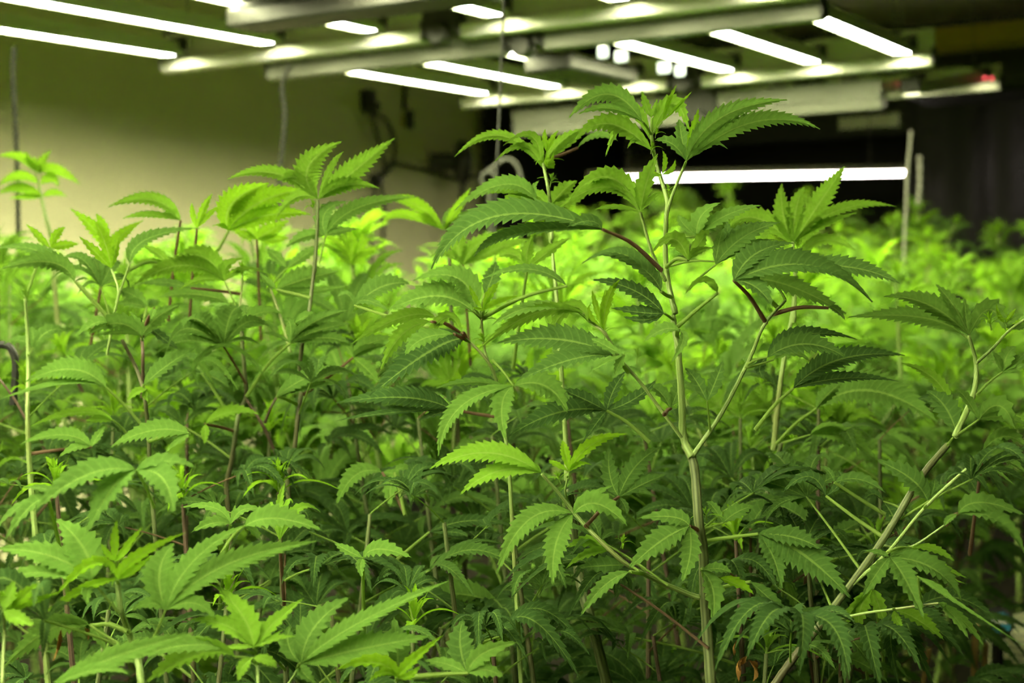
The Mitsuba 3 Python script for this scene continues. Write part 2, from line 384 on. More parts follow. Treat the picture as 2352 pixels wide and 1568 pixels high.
# the dark grow tent across the far end
t = thing('grow_tent', 'black grow tent at the far end with a grey label on its front', 'tent')
TP = 4.3
def tent_pt(u, v): return ray_plane(u, v, pq(TP, 0, 0), P2)
def tent_panel(us, v0s, v1s, thick=.012):
    """A fabric panel of the tent front between picture columns; its corners lie in the tent's front plane."""
    a = [tent_pt(u, v) for u, v in zip(us, v0s)]; b = [tent_pt(u, v) for u, v in zip(us, v1s)]
    v = np.array([*a, *b, *[x + P2 * thick for x in a], *[x + P2 * thick for x in b]])
    m = trimesh.convex.convex_hull(v)
    return m
zt = tent_pt(1600, 250)[2]
def q_of(u, v): return float(np.dot(tent_pt(u, v) - ORG, Q2))
q0t, q1t = q_of(1130, 300), q_of(2100, 300)
put('valance', box((.03, q1t + .2 - WALL_Q - .2, .34), pq(TP, (q1t + .2 + WALL_Q + .2) / 2, tent_pt(1900, 322)[2] + .17), P2, Q2, UP, .01), 'tent_fabric', t)
put('side_panel', sheet([(TP, q1t - .02), (TP - .1, q1t + .45), (TP - .5, q1t + .9), (TP - 1.2, q1t + 1.2)], 0, 2.45, .035, 11, seed=2), 'tent_fabric', t)
put('roof', slab(TP, BACK_P - .05, WALL_Q + .1, q1t + .2, 2.33, 2.36), 'tent_fabric', t)
put('back_panel', slab(BACK_P - .1, BACK_P - .07, WALL_Q + .1, q1t + .2, 0, 2.33), 'tent_fabric', t)
c = tent_pt(1998, 280) - P2 * .02
lab = put('label', box((.004, .32, .062), c, P2, Q2, UP), 'label_grey', t)
put('emblem', box((.004, .055, .072), c + Q2 * .135 - P2 * .004, P2, Q2, UP, .001), 'emblem_white', lab)
scene.pop('x', None)
# light bar of the far tent
t = thing('tent_light', 'bright pinkish white light bar inside the black tent', 'light bar')
a, b = at(1352, 412, 7.3), at(2083, 398, 7.6)
AXB = unit(b - a); NB = unit(np.array([-AXB[1], AXB[0], 0])); NB = NB if NB[1] < 0 else -NB
face = unit(NB - .6 * UP); third = np.cross(AXB, face)
put('housing', box((np.linalg.norm(b - a), .05, .05), (a + b) / 2 - face * .03, AXB, face, third, .008), 'aluminium', t)
put('led_strip', box((np.linalg.norm(b - a) - .03, .006, .030), (a + b) / 2 - face * .002, AXB, face, third), 'white_plastic', t, emitter=emit(LED_FAR))
put('chain', trimesh.util.concatenate([cord([p, [p[0], p[1], 2.33]], .002, 4, 5) for p in (a + AXB * .2, b - AXB * .2)]), 'grey_steel', t)

single('hanging_tube', cord([at(u, v, 5.0) for u, v in ((2092, 300), (2090, 330), (2084, 400), (2082, 470), (2078, 540), (2074, 700))], .0055), 'tube_grey', 'pale tube hanging at the right end of the tent light', 'tube')
single('zip_pull', cord([at(u, v, 5.2) for u, v in ((2112, 358), (2113, 400), (2112, 440), (2109, 470))], [.0085 + .002 * math.sin(i * .9) for i in range(40)]), 'tube_grey', 'short pale strap hanging against the black tent beside the tube', 'strap')
single('ballast_box', box((.5, .16, .09), at(2225, 88, 6.0), Q2, P2, UP, .01), 'yellow_box', 'yellow box under the ceiling at upper right', 'box')
single('duct_box', box((1.2, .5, .3), at(2420, 130, 6.3), Q2, P2, UP, .02), 'black_plastic', 'black box hanging under the ceiling at the upper right corner', 'box')
single('dark_cable', cord([at(u, v, 1.75) for u, v in ((-40, 790), (10, 792), (28, 806), (36, 840), (30, 930))], .0045), 'black_plastic', 'black cable bending down among the leaves at the left edge', 'cable')

# ------------------------------------------------------------------ aisle at the right: filter and stakes
t = thing('carbon_filter', 'cream ribbed cloth filter standing at the lower right corner', 'filter')
c = at(2405, 1425, 2.35)
put('sleeve', lathe([[0, 0], [.06, 0], [.080, -.008], [.092, -.03], [.095, -.07], *[[.095 + .0012 * (-1) ** k, -.075 - .006 * k] for k in range(60)], [.095, -c[2]], [0, -c[2]]], c, UP, 48), 'cream_mesh', t, smooth=40)
t = thing('round_cap', 'round black cap with a cyan sticker and a pale stripe, leaning on the cream filter', 'cap')
c = at(2292, 1428, 2.20)
ax = unit(EYE - c + .25 * UP + .10 * RIGHT); r_ = 36 / FPX * 2.2
put('body', lathe([[0, -.05], [r_ * .8, -.05], [r_, -.035], [r_, 0], [r_ * .93, .008], [0, .008]], c, ax, 40), 'black_plastic', t, smooth=40)
sx = unit(np.cross(UP, ax)); sy = np.cross(ax, sx)
put('sticker', lathe([[0, .0], [r_ * .66, .0], [r_ * .66, .002], [0, .002]], c + ax * .0075 + sx * .004 - sy * .002, ax, 32), 'cyan_label', t)
put('stripe', box((r_ * 1.2, r_ * .26, .002), c + ax * .0105 + sx * .004 - sy * .001, sx, sy, ax), 'white_plastic', t)
put('foot', cord([c - ax * .045 - UP * .02, c - ax * .05 - UP * .10, [c[0], c[1] + .05, 0]], .009), 'black_plastic', t)
for (u0, v0, u1, v1, d, r) in ((2241, 1435, 2236, 1640, 2.05, .0052), (2264, 1478, 2258, 1640, 2.1, .0042), (2134, 1495, 2108, 1640, 2.0, .0036)):
    a, b = at(u0, v0, d), at(u1, v1, d + .02)
    single('bamboo_stake', cord([a, b, b + (b - a) * (b[2] / (a[2] - b[2]))], r), 'bamboo', {2241: 'thickest tan stake, left of the cream filter', 2264: 'brown stake between the thick stake and the cream filter', 2134: 'thin leaning tan stake, farthest from the cream filter'}[u0], 'stake')

# ------------------------------------------------------------------ leaves
def profile(t):
    return np.sin(np.pi * np.clip(t, 0, 1) ** 0.88) ** 1.05 * (1 - 0.15 * t)


def blade(path_fn, w, nref, teeth=13, fold=0.22, tone=0.0, ripple=0.060, cols=5, twist=0.0, jag=0.30):
    """One serrated leaflet along path_fn(t): rows run along its side veins, so that the quilting between the veins is real relief. Returns (v, f, uv)."""
    R = 2 * teeth + 1
    rows = np.arange(R)
    ti = rows / (R - 1)
    ss = np.linspace(-1, 1, cols)
    shear = 0.085
    tt = np.clip(ti[:, None] + shear * np.abs(ss)[None] ** 1.1 * np.sin(np.pi * ti)[:, None] ** .5, 0, 1)
    half = w / 2 * profile(tt) / 0.93
    odd = (rows % 2 == 0)                         # even rows end in the tips of the teeth
    tooth = np.where(odd[:, None], 1.0, 1 - jag * np.abs(ss)[None] ** 3)
    sh2 = np.where(odd[:, None], 0.022, -0.012) * np.abs(ss)[None] ** 3
    tt = np.clip(tt + sh2 * (ti[:, None] > .03) * (ti[:, None] < .97), 0, 1)
    P = path_fn(tt.ravel()).reshape(R, cols, 3)
    e = 1e-3
    Tn = unit(path_fn(np.clip(tt + e, 0, 1).ravel()) - path_fn(np.clip(tt - e, 0, 1).ravel())).reshape(R, cols, 3)
    N = np.broadcast_to(np.asarray(nref, float), Tn.shape)
    Lt = unit(np.cross(Tn, N)); N = np.cross(Lt, Tn)
    if twist:
        a = (twist * tt)[..., None]; Lt, N = Lt * C_(a) + N * S_(a), N * C_(a) - Lt * S_(a)
    x = ss[None] * half * tooth
    fx = np.abs(x)
    z = fold * fx - 0.35 * fold * fx ** 2 / (w / 2)
    q = 1 - np.abs(np.abs(ss) - 0.5) * 2
    z = z + ripple * w * np.where(odd, -0.5, 1.0)[:, None] * np.clip(q, 0, 1)[None] * np.sin(np.pi * ti)[:, None]
    z = z + 0.02 * w * np.where(odd, -1.0, .6)[:, None] * (np.abs(ss)[None] > .9) - 0.02 * w * (np.abs(ss)[None] < .01)
    V = P + Lt * x[..., None] * C_(fold * .5) + N * z[..., None]
    uv = np.stack([np.broadcast_to((rows / 2.0)[:, None], (R, cols)), np.broadcast_to(ss[None] * .999, (R, cols)) + 4 * tone], -1)
    i, j = np.meshgrid(np.arange(R - 1), np.arange(cols - 1), indexing='ij')
    a = i * cols + j
    f = np.stack([a, a + 1, a + cols + 1, a + cols], -1).reshape(-1, 4)
    f = np.vstack([f[:, [0, 1, 2]], f[:, [0, 2, 3]]])
    return V.reshape(-1, 3), f, uv.reshape(-1, 2)


def quad(h, m, t):
    h, m, t = (np.asarray(a, float) for a in (h, m, t)); c = 2 * m - (h + t) / 2
    return lambda s: ((1 - s) ** 2)[:, None] * h + (2 * s * (1 - s))[:, None] * c + (s ** 2)[:, None] * t


def stalk(path, r, tone, sides=5):
    v, f, _ = tube(path, r, sides, cap=False)
    return v, f, np.tile([[0.5, 4.0 * tone + .6]], (len(v), 1))


def fan_leaf(rng, L, n=7, w=0.22, droop=0.5, cup=0.15, pet=0.45, tone=1.0, ptone=6.3, teeth=9, cols=5, spread=1.0, pr=0.011):
    """A fan leaf in its own frame: stalk from the origin along +x and up, leaflets around its end. Returns the leaflets and the stalk apart."""
    hub = np.array([pet * L, 0, pet * L * .18])
    out = []
    angs = {3: [0, 55, -55], 5: [0, 38, -38, 82, -82], 7: [0, 30, -30, 62, -62, 105, -105], 9: [0, 26, -26, 52, -52, 82, -82, 122, -122]}[n]
    lens = {3: [1, .7, .7], 5: [1, .86, .86, .5, .5], 7: [1, .92, .92, .7, .7, .36, .36], 9: [1, .95, .95, .82, .82, .58, .58, .3, .3]}[n]
    for a, l in zip(angs, lens):
        a = math.radians(a * spread + rng.normal(0, 4)); l = L * l * rng.uniform(.9, 1.08)
        d = np.array([math.cos(a), math.sin(a), 0])
        rise, dr_ = cup * rng.uniform(.5, 1.4), droop * rng.uniform(.6, 1.35)
        m = hub + d * l * .52 + UP * l * (.52 * rise + .06)
        t = hub + d * l * (1 - .18 * dr_) + UP * l * (rise - .62 * dr_)
        nn = unit(UP + .25 * d + rng.normal(0, .14, 3))
        out.append(blade(quad(hub, m, t), l * w * rng.uniform(.9, 1.1) * (1.05 if l > .6 * L else 1.15), nn, teeth, .25 + .2 * rng.random(), tone, cols=cols, twist=rng.normal(0, .25)))
    ps = stalk(bezier([[0, 0, 0], hub * .5 + [0, 0, .02 * L], hub + [.015 * L, 0, 0]], 6), L * pr * np.linspace(1.15, .8, 6), ptone)
    return out, ps


def shoot(rng, L, tone=5.0, n=9):
    """The growing tip of a stem: narrow young leaflets that stand up and arch out around it."""
    out = []
    for k in range(n):
        a = k * 2.4 + rng.normal(0, .3); f = (k + .5) / n
        l = L * (.35 + .75 * f) * rng.uniform(.8, 1.15)
        out_ = .15 + .95 * f ** 1.3
        d = np.array([math.cos(a), math.sin(a), 0])
        b = UP * L * (.34 * (1 - f) - .05)
        up = 1.05 - .75 * f
        m = b + d * l * .42 * out_ + UP * l * .58 * up
        t = b + d * l * .95 * out_ + UP * l * (.98 * up - .35 * f)
        out.append(blade(quad(b, m, t), l * rng.uniform(.14, .2), unit(UP - .8 * d + rng.normal(0, .1, 3)), 7, .5, tone, cols=3, ripple=.02))
        if k % 3 == 0:
            out.append(blade(quad(b, b + d * l * .1 + UP * l * .3, b + d * l * .25 + UP * l * .62), l * .06, unit(UP - .8 * d), 3, .4, tone, cols=3))
    out.append(stalk(np.array([[0, 0, -.25 * L], [0, 0, 0], [0, 0, .2 * L]]), [.03 * L, .025 * L, .012 * L], 7.3))
    return out


def leaf_ply(parts):
    v, f, uv = join(parts) if isinstance(parts, list) else parts
    return mikit.ply(trimesh.Trimesh(v, f, process=False), 'leaf_skin', smooth=True, uv=uv)


VR = np.random.default_rng(11)
VAR = {'m': [], 'y': [], 's': [], 'M': [], 'D': []}
for i in range(7):     # mature leaves, one piece each
    lf, ps = fan_leaf(VR, 1.0, [7, 7, 5, 7, 9, 7, 5][i], VR.uniform(.22, .28), VR.uniform(.3, .9), VR.uniform(.0, .3), VR.uniform(.55, .85), [1, 2, 2, 3, 3, 4, 3][i], int(VR.integers(6, 8)), 11, 5)
    k = f'leaf_kind_{len(VAR["m"])}'; scene[k] = {'type': 'shapegroup', 'leaf': leaf_ply(lf + [ps])}; VAR['m'].append(k)
for i in range(4):     # young leaves
    lf, ps = fan_leaf(VR, 1.0, [5, 5, 7, 3][i], VR.uniform(.22, .28), VR.uniform(.3, .9), VR.uniform(.2, .6), VR.uniform(.25, .4), [4, 4, 5, 4][i], 7.3, 8, 5, .85)
    k = f'young_leaf_kind_{i}'; scene[k] = {'type': 'shapegroup', 'leaf': leaf_ply(lf + [ps])}; VAR['y'].append(k)
for i in range(4):
    k = f'shoot_kind_{i}'; scene[k] = {'type': 'shapegroup', 'shoot': leaf_ply(shoot(VR, 1.0, [4, 5, 5, 5][i], 10 + i))}; VAR['s'].append(k)
for i in range(6):     # near leaves, whose leaflets are pieces of their own
    lf, ps = fan_leaf(VR, 1.0, [7, 5, 7, 7, 5, 7][i], VR.uniform(.22, .27), VR.uniform(.3, .9), VR.uniform(.0, .25), VR.uniform(.5, .8), [2, 3, 2, 1, 3, 3][i], int(VR.integers(6, 8)), 14, 5)
    k = f'near_leaf_kind_{i}'; g = {'type': 'shapegroup'}
    for j, b in enumerate(lf): g['leaflet' if j == 0 else f'leaflet_{j:03d}'] = leaf_ply(b)
    g['petiole'] = leaf_ply(ps)
    scene[k] = g; VAR['M'].append(k)
for i in range(5):     # large hanging leaves of the low layer, its shade put into their dark tones
    lf, ps = fan_leaf(VR, 1.0, [7, 7, 5, 9, 7][i], VR.uniform(.19, .25), VR.uniform(.35, .8), VR.uniform(-.02, .18), VR.uniform(.6, .9), [0, 0, 1, 0, 0][i], int(VR.integers(6, 8)), 15, 5)
    k = f'hanging_leaf_kind_{i}'; g = {'type': 'shapegroup'}
    for j, b in enumerate(lf): g['leaflet' if j == 0 else f'leaflet_{j:03d}'] = leaf_ply(b)
    g['petiole'] = leaf_ply(ps)
    scene[k] = g; VAR['D'].append(k)


def instance(key, group, M):
    scene[key] = {'type': 'instance', 'to_world': T(M.tolist()), 'shapegroup': {'type': 'ref', 'id': group}}


def frame(pos, xdir, up, s):
    x = unit(xdir); y = unit(np.cross(up, x)); z = np.cross(x, y)
    M = np.eye(4); M[:3, 0], M[:3, 1], M[:3, 2], M[:3, 3] = x * s, y * s, z * s, pos
    return M


def grow_axis(t, rng, path, r0, r1, leaf0, leaf1, s_from, gap, near, stemname, bsdf, tip=True, sides=6, youngfrom=.84, parent_stem=True):
    """Leaves in pairs along a stem. path: (n, 3); leaf0, leaf1: leaf length at its foot and tip."""
    n = len(path)
    L = np.r_[0, np.cumsum(np.linalg.norm(np.diff(path, axis=0), axis=1))]
    v, f, uv = tube(path, np.linspace(r0, r1, n), sides)
    put(stemname, trimesh.Trimesh(v, f, process=False), bsdf, t, smooth=True, uv=uv)
    s, phi = s_from * L[-1], rng.uniform(0, 6.28)
    while s < L[-1] - .02:
        fr = s / L[-1]
        p = np.array([np.interp(s, L, path[:, c]) for c in range(3)])
        d = unit(np.array([np.interp(min(s + .02, L[-1]), L, path[:, c]) for c in range(3)]) - p)
        size = (leaf0 + (leaf1 - leaf0) * max(0, (fr - s_from) / (1 - s_from)) ** 1.4) * rng.uniform(.82, 1.15)
        a1 = unit(np.cross(d, [.3, .2, .9] if abs(d[2]) < .9 else [1, .1, 0])); a2 = np.cross(d, a1)
        young = fr > youngfrom
        for o in (0, math.pi):
            if rng.random() < .08: continue
            ph = phi + o + rng.normal(0, .25)
            out = a1 * math.cos(ph) + a2 * math.sin(ph)
            el = rng.uniform(.25, .65) + (.5 if young else 0)
            xd = unit(out + d * el + UP * .12)
            up = unit(UP * (1.0 if not young else .6) + d * .4 + rng.normal(0, .22, 3) - out * .15)
            kind = VAR['y'] if young else VAR['M' if near else 'm']
            instance(numbered(t + '__leaf'), kind[rng.integers(len(kind))], frame(p, xd, up, size))
        phi += 1.57 + rng.normal(0, .3)
        s += gap * (1.05 - .55 * fr) * rng.uniform(.8, 1.2)
    if tip:
        k = VAR['s'][rng.integers(len(VAR['s']))]
        d = unit(path[-1] - path[-3])
        instance(numbered(t + '__shoot_tip'), k, frame(path[-1], np.cross(d, [.2, .97, .1]), d, max(.05, leaf1 * .9)))


def bush(label, group, top, seed, visible=0.55, nbr=7, near=False, leaf=.095, spread=.2, name='cannabis_plant', base=None, gap=.06, purple=False, tips=True):
    """A branching plant whose highest tip is at top; leaves are built in its upper part, which is what the photograph shows."""
    rng = np.random.default_rng(seed)
    t = thing(name, label, 'plant', group)
    top = np.asarray(top, float)
    base = np.array([top[0] + rng.normal(0, .05), top[1] + rng.normal(0, .05), BED_Z]) if base is None else np.asarray(base, float)
    mid = (base + top) / 2 + np.append(rng.normal(0, .03, 2), 0)
    path = bezier([base, mid, top], 24)
    H = top[2] - base[2]
    main = 'stem_purple' if purple else 'stem_green'
    grow_axis(t, rng, path, .009, .0028, leaf, leaf * .6, 1 - min(.95, visible / H), gap, near, 'stem', main)
    a0 = rng.uniform(0, 6.28)
    for b in range(nbr):
        f = 1 - (visible + .1) / H + (visible - .06) / H * (b + rng.uniform(0, .7)) / nbr
        i = int(np.clip(f, .05, .93) * 23); p = path[i]
        a = a0 + b * 2.4 + rng.normal(0, .3)
        o = np.array([math.cos(a), math.sin(a), 0])
        left = top[2] - p[2]
        h = left * rng.uniform(.45, .88)
        r = spread * rng.uniform(.5, 1.1) * (.4 + .6 * min(1, left / .4))
        bp = bezier([p, p + o * r * .55 + UP * h * .35, p + o * r + UP * h], 12)
        grow_axis(t, rng, bp, .0048, .0020, leaf * .95, leaf * .55, .3, gap, near, 'branch', 'stem_purple' if (purple or rng.random() < .25) else 'stem_green', sides=5, tip=tips or b % 3 == 0, youngfrom=.84 if tips else .97)
    return t


def low_plant(label, group, top, seed, leaf=.12, n=9, near=True):
    """A plant of the shaded layer: a stem with large mature fan leaves that hang out from it on long stalks."""
    rng = np.random.default_rng(seed)
    t = thing('cannabis_plant', label, 'plant', group)
    top = np.asarray(top, float)
    base = np.array([top[0] + rng.normal(0, .04), top[1] + rng.normal(0, .04), BED_Z - .02])
    path = bezier([base, (base + top) / 2 + np.append(rng.normal(0, .03, 2), 0), top], 20)
    v, f, uv = tube(path, np.linspace(.0065, .0020, 20), 7)
    put('stem', trimesh.Trimesh(v, f, process=False), 'stem_purple' if rng.random() < .5 else 'stem_dark', t, smooth=True, uv=uv)
    ph = rng.uniform(0, 6.28)
    for i in range(n):
        z = .42 * (i / n) ** 1.1
        p = path[int(np.clip(19 * (1 - z / max(.5, top[2] - base[2])), 2, 19))]
        ph += 2.4 + rng.normal(0, .35)
        out = np.array([math.cos(ph), math.sin(ph), 0])
        s = leaf * (.62 + .5 * min(1, i / 4)) * rng.uniform(.8, 1.2)
        xd = unit(out + UP * rng.uniform(.05, .5)); up = unit(UP + out * rng.uniform(-.15, .35) + rng.normal(0, .18, 3))
        kind = VAR['D'] if near else VAR['D']
        instance(numbered(t + '__leaf'), kind[rng.integers(len(kind))], frame(p, xd, up, s))
    if rng.random() < .6: return t
    dv = unit(path[-1] - path[-3]); instance(numbered(t + '__shoot_tip'), VAR['s'][rng.integers(4)], frame(path[-1], np.cross(dv, [.2, .97, .1]), dv, .06))
    return t


BED_Z = 0.42

# ------------------------------------------------------------------ beds and the rows of plants
bed = thing('growing_bed', 'black growing bed of soil under the plants', 'planter')
put('soil', slab(-3.3, 3.9, WALL_Q + .25, 1.9, BED_Z - .05, BED_Z), 'soil', bed)
put('wall', trimesh.util.concatenate([slab(-3.32, -3.3, WALL_Q + .25, 1.9, 0, BED_Z + .06), slab(3.9, 3.92, WALL_Q + .25, 1.9, 0, BED_Z + .06), slab(-3.32, 3.92, WALL_Q + .23, WALL_Q + .25, 0, BED_Z + .06), slab(-3.32, 3.92, 1.9, 1.92, 0, BED_Z + .06)]), 'black_plastic', bed)


def project(P):
    c = RW.T @ (np.asarray(P) - EYE)
    return CX + FPX * c[0] / c[2], CY + FPX * c[1] / c[2], c[2]


TOPS = {}
frng = np.random.default_rng(5)
count = 0
for ip, p in enumerate(np.arange(-2.6, 3.0, .37)):
    for iq, q in enumerate(np.arange(WALL_Q + .50, 2.2, .36)):
        P = pq(p + frng.uniform(-.1, .1), q + frng.uniform(-.1, .1), 0)
        u, v, d = project(P + [0, 0, 1.5])
        jz = frng.normal(0, .03)
        if d < 1.95 or u < -250 or u > 2600: continue
        if d > 3.9 and u < 1100: continue
        top = 1.5 + (.055 if u < 900 else .03 if u < 1300 else -.06 if d < 3.2 else .04) + jz
        if d < 2.3: top -= .07
        if u > 1900: top -= .05
        if u > 1150 and d > 2.9: top -= .06
        if u > 1250 and p > 1.45:
            if frng.random() < .45: continue
            top += frng.uniform(.06, .26)
        if u > 2120 and d < 2.5: continue
        if q > 1.95 and u > 1900: continue
        far = d > 2.9
        where = next(w for lim, w in ((110, 'at the left edge'), (560, 'between the two black cables'), (790, 'below the second black cable'), (1010, 'below the wall outlet'), (1260, 'below the wall fan'),
                                      (1480, 'left of the tallest top'), (1800, 'below the tent light'), (2110, 'below the tent light\'s right end'), (9999, 'before the tent side')) if u < lim)
        row = 'first' if d < 2.45 else 'second' if d < 3.1 else 'third' if d < 3.9 else 'farthest'
        t_ = bush(f'cannabis plant in the {row} row back, {where}', 'plants in the rows behind', [P[0], P[1], top], 100 + count, visible=.45 if far else .65, nbr=4 if far else 6, leaf=.145, gap=.10)
        TOPS[t_] = u; count += 1
UNDER = [  # lower plants between and below the tall ones: picture column, row of the tip, distance
    (60, 900, 1.75), (260, 960, 1.8), (430, 930, 1.85), (620, 990, 1.8), (800, 880, 1.85), (960, 960, 1.75), (1130, 1000, 1.7), (1300, 930, 1.8), (1480, 1000, 1.75), (1700, 960, 1.8), (1880, 940, 1.75), (2020, 1010, 1.7),
    (130, 1130, 1.45), (420, 1150, 1.5), (640, 1130, 1.5), (850, 1180, 1.5), (1020, 1200, 1.45), (1180, 1230, 1.5), (1490, 1230, 1.6), (1690, 1240, 1.5), (1850, 1200, 1.45), (2010, 1260, 1.5),
    (250, 1400, 1.3), (520, 1390, 1.35), (760, 1400, 1.33), (950, 1440, 1.35), (1130, 1470, 1.4), (1500, 1460, 1.5), (1760, 1500, 1.4), (1930, 1510, 1.45),
    (2110, 1080, 2.3), (2190, 1010, 2.7), (2150, 1150, 2.75), (-60, 930, 2.0), (90, 1000, 2.15), (210, 900, 2.4), (-10, 1080, 1.75), (330, 1010, 2.3), (2080, 1260, 2.4), (2060, 1180, 2.1), (2280, 1090, 3.1)]
for i, (u, v, d) in enumerate(UNDER):
    P = at(u, v, d)
    where = next(w for lim, w in ((200, 'by the left edge'), (500, 'left of the forked purple stems'), (780, 'below the dark-stemmed plants'), (1100, 'left of the thick bare stem'), (1350, 'beside the thick bare stem'), (1600, 'left of the tallest stem'), (1800, 'right of the tallest stem'), (2050, 'by the slanting stem'), (9999, 'at the right, behind the slanting stem')) if u < lim)
    row = 'nearest' if d < 1.4 else 'middle' if d < 1.65 else 'back' if d < 2 else 'far'
    TOPS[low_plant(f'shaded cannabis plant, {row} low row, {where}', 'shaded low plants', P, 500 + i, leaf=.10 if d < 1.48 else .12, near=d < 1.9)] = u
print('row plants', count)

same = {}
for k_, u_ in TOPS.items(): same.setdefault(labels[k_]['label'], []).append((u_, k_))
for ks in same.values():
    if len(ks) > 1:
        for i_, (u_, k_) in enumerate(sorted(ks)):
            labels[k_]['label'] += (', left one', ', right one')[i_] if len(ks) == 2 else ', ' + ('first', 'second', 'third', 'fourth', 'fifth', 'sixth', 'seventh', 'eighth', 'ninth', 'tenth', 'eleventh', 'twelfth', 'thirteenth', 'fourteenth', 'fifteenth', 'sixteenth')[i_] + ' from left'

# ------------------------------------------------------------------ the plants that stand out, leaf by leaf
# Measured from the photograph in windows of it: name: (left, top, scale).
WIN = {'a': (0, 500, 2.851), 'b': (776, 500, 2.851), 'c': (1552, 500, 2.851), 'd': (0, 1018, 2.851), 'e': (776, 1018, 2.851), 'f': (1552, 1018, 2.851),
       's': (0, 0, 2.0), 't': (1176, 0, 2.0), 'g': (800, 180, 4.9), 'o': (0, 0, 1.0)}
# plant: depth, label
HERO = {
    'P': (1.35, 'tall sharp cannabis plant whose top leaves stand highest, right of centre'),
    'Q': (1.52, 'cannabis plant with the thick bare stem just left of the tallest plant'),
    'Z': (1.62, 'cannabis shoot with upright bright leaves before the right end of the tent light'),
    'Y': (1.30, 'cannabis plant at right on a thick slanting stem, its leaves drooping to the corner'),
    'N': (1.40, 'cannabis plant with a drooping pale crown at the centre, left of the tallest plant'),
    'R': (1.62, 'cannabis plant on a dark stem, its top leaf bright against the pale wall'),
    'S': (1.66, 'cannabis plant with dark purple forked stems, left of the single dark upright stem'),
    'T': (1.58, 'cannabis plant with a dark upright stalk under a folded fan leaf'),
    'L': (1.60, 'cannabis plant with a pale green stem at the left edge of the picture'),
    'U': (1.10, 'nearest cannabis plant at lower left, crown of bright young leaves on green stem'),
    'V': (1.08, 'low cannabis shoot with a star of bright leaves at the bottom edge'),
    'W': (1.04, 'cannabis plant cut by the left edge near the bottom corner'),
    'X': (1.12, 'low cannabis plant with broad pale leaves, bottom edge, left of thick bare stem'),
    'M': (2.30, 'slender cannabis plant top standing alone before the pale wall at far left'),
    'H': (1.95, "cannabis plant with a bright top below the cable at the pale wall's end"),
}
# stems: plant, window, material (g green, p purple, d dark), radius from and to in window pixels, depth shift, points from the foot up
STEMS = '''
P f d 44 36 0 230,1568 190,1000 180,700 150,500 120,150 60,0
P c g 34 24 0 110,1568 50,1430 40,1200 14,860 -20,640
P t g 17 10 0 750,1440 716,1290 704,1140 708,1000 712,920 660,740 640,620
P t g 10 8 -.02 708,1000 735,900 800,742
P t g 11 8 -.03 705,1290 640,1150 590,975
P c g 20 11 -.02 110,1560 300,1280 480,930 580,700 720,540
P b g 16 12 -.04 2250,1440 1990,1090 1860,940 1750,760 1660,690
P e g 24 13 -.05 2370,1010 2281,980 2100,900 1890,790 1700,620 1560,470 1450,330 1335,200
P e g 9 7 -.05 1530,420 1490,320 1510,190
Q e d 46 38 0 1770,1700 1760,1568 1660,1170 1600,960 1560,720 1510,300
Q b g 22 13 0 1500,1720 1490,1420 1450,800 1430,500 1400,200 1370,0
Q t g 12 8 0 182,1100 178,960 165,860 140,740
Z f d 26 18 0 420,1568 440,1360 520,860 590,380 640,200 690,0
Z c g 24 12 0 640,1520 672,1200 705,950 760,650 790,380
Z t g 12 8 0 1296,1480 1300,1250 1290,1110
Y f d 34 26 0 620,1620 760,1420 990,1130 1350,640 1600,230 1780,10
Y c g 26 13 .04 1830,1430 1950,1150 1965,950 1920,770
Y c g 13 9 .04 1970,950 2080,850 2180,740 2290,660
Y f g 16 12 -.04 1118,960 1380,720 1650,400 1990,90
Y f g 13 8 -.06 958,1168 1250,1110 1430,1085 1720,1045
Y f g 11 8 -.03 1332,664 1530,680 1770,530
N b g 16 11 0 1120,1600 1070,1250 1030,1040 950,900 810,765
N b g 12 9 0 990,960 960,860 940,660
R a d 20 14 0 1880,1700 1920,1568 1950,1300 1975,1100 1960,1000 1985,800 2020,640 2060,300 2080,0
R s d 10 8 0 1445,1250 1456,1080 1460,920
S a d 20 16 0 1480,1750 1520,1568 1560,1300 1610,1170 1600,1000 1580,740
S a g 10 8 .03 1565,640 1580,480 1590,330
S a p 15 11 -.02 1830,1600 1720,1360 1615,1190
S a p 12 9 0 1735,1340 1770,1250 1810,1175
S a g 12 9 .02 1900,880 1840,660 1770,460
T a d 17 14 -.02 985,1700 970,1400 950,1200 925,1080 880,960 800,800
T a p 14 13 -.02 930,1180 936,1080 935,900 930,778
T a g 12 9 0 700,900 745,650 775,480 730,335
T a g 10 8 0 760,560 800,440 850,300
L a g 22 14 0 200,1720 190,1568 180,1300 185,1000 180,760 165,530
L a p 11 8 0 170,1320 90,1180 0,1060 -60,980
U d g 34 20 0 935,1640 925,1568 900,1400 840,1230 790,1080 770,910
V d g 16 13 0 1692,1640 1690,1568 1685,1440 1675,1350
W d g 17 13 0 10,1660 15,1568 20,1400 30,1240 25,1090
X e g 16 13 0 380,1640 382,1568 385,1525
X d g 14 10 .02 1830,1620 1900,1560 1970,1440
M s g 14 9 0 250,1300 235,1100 210,1000 180,860
H s d 12 9 0 2066,1300 2064,1150 2060,1050 2045,1020
'''
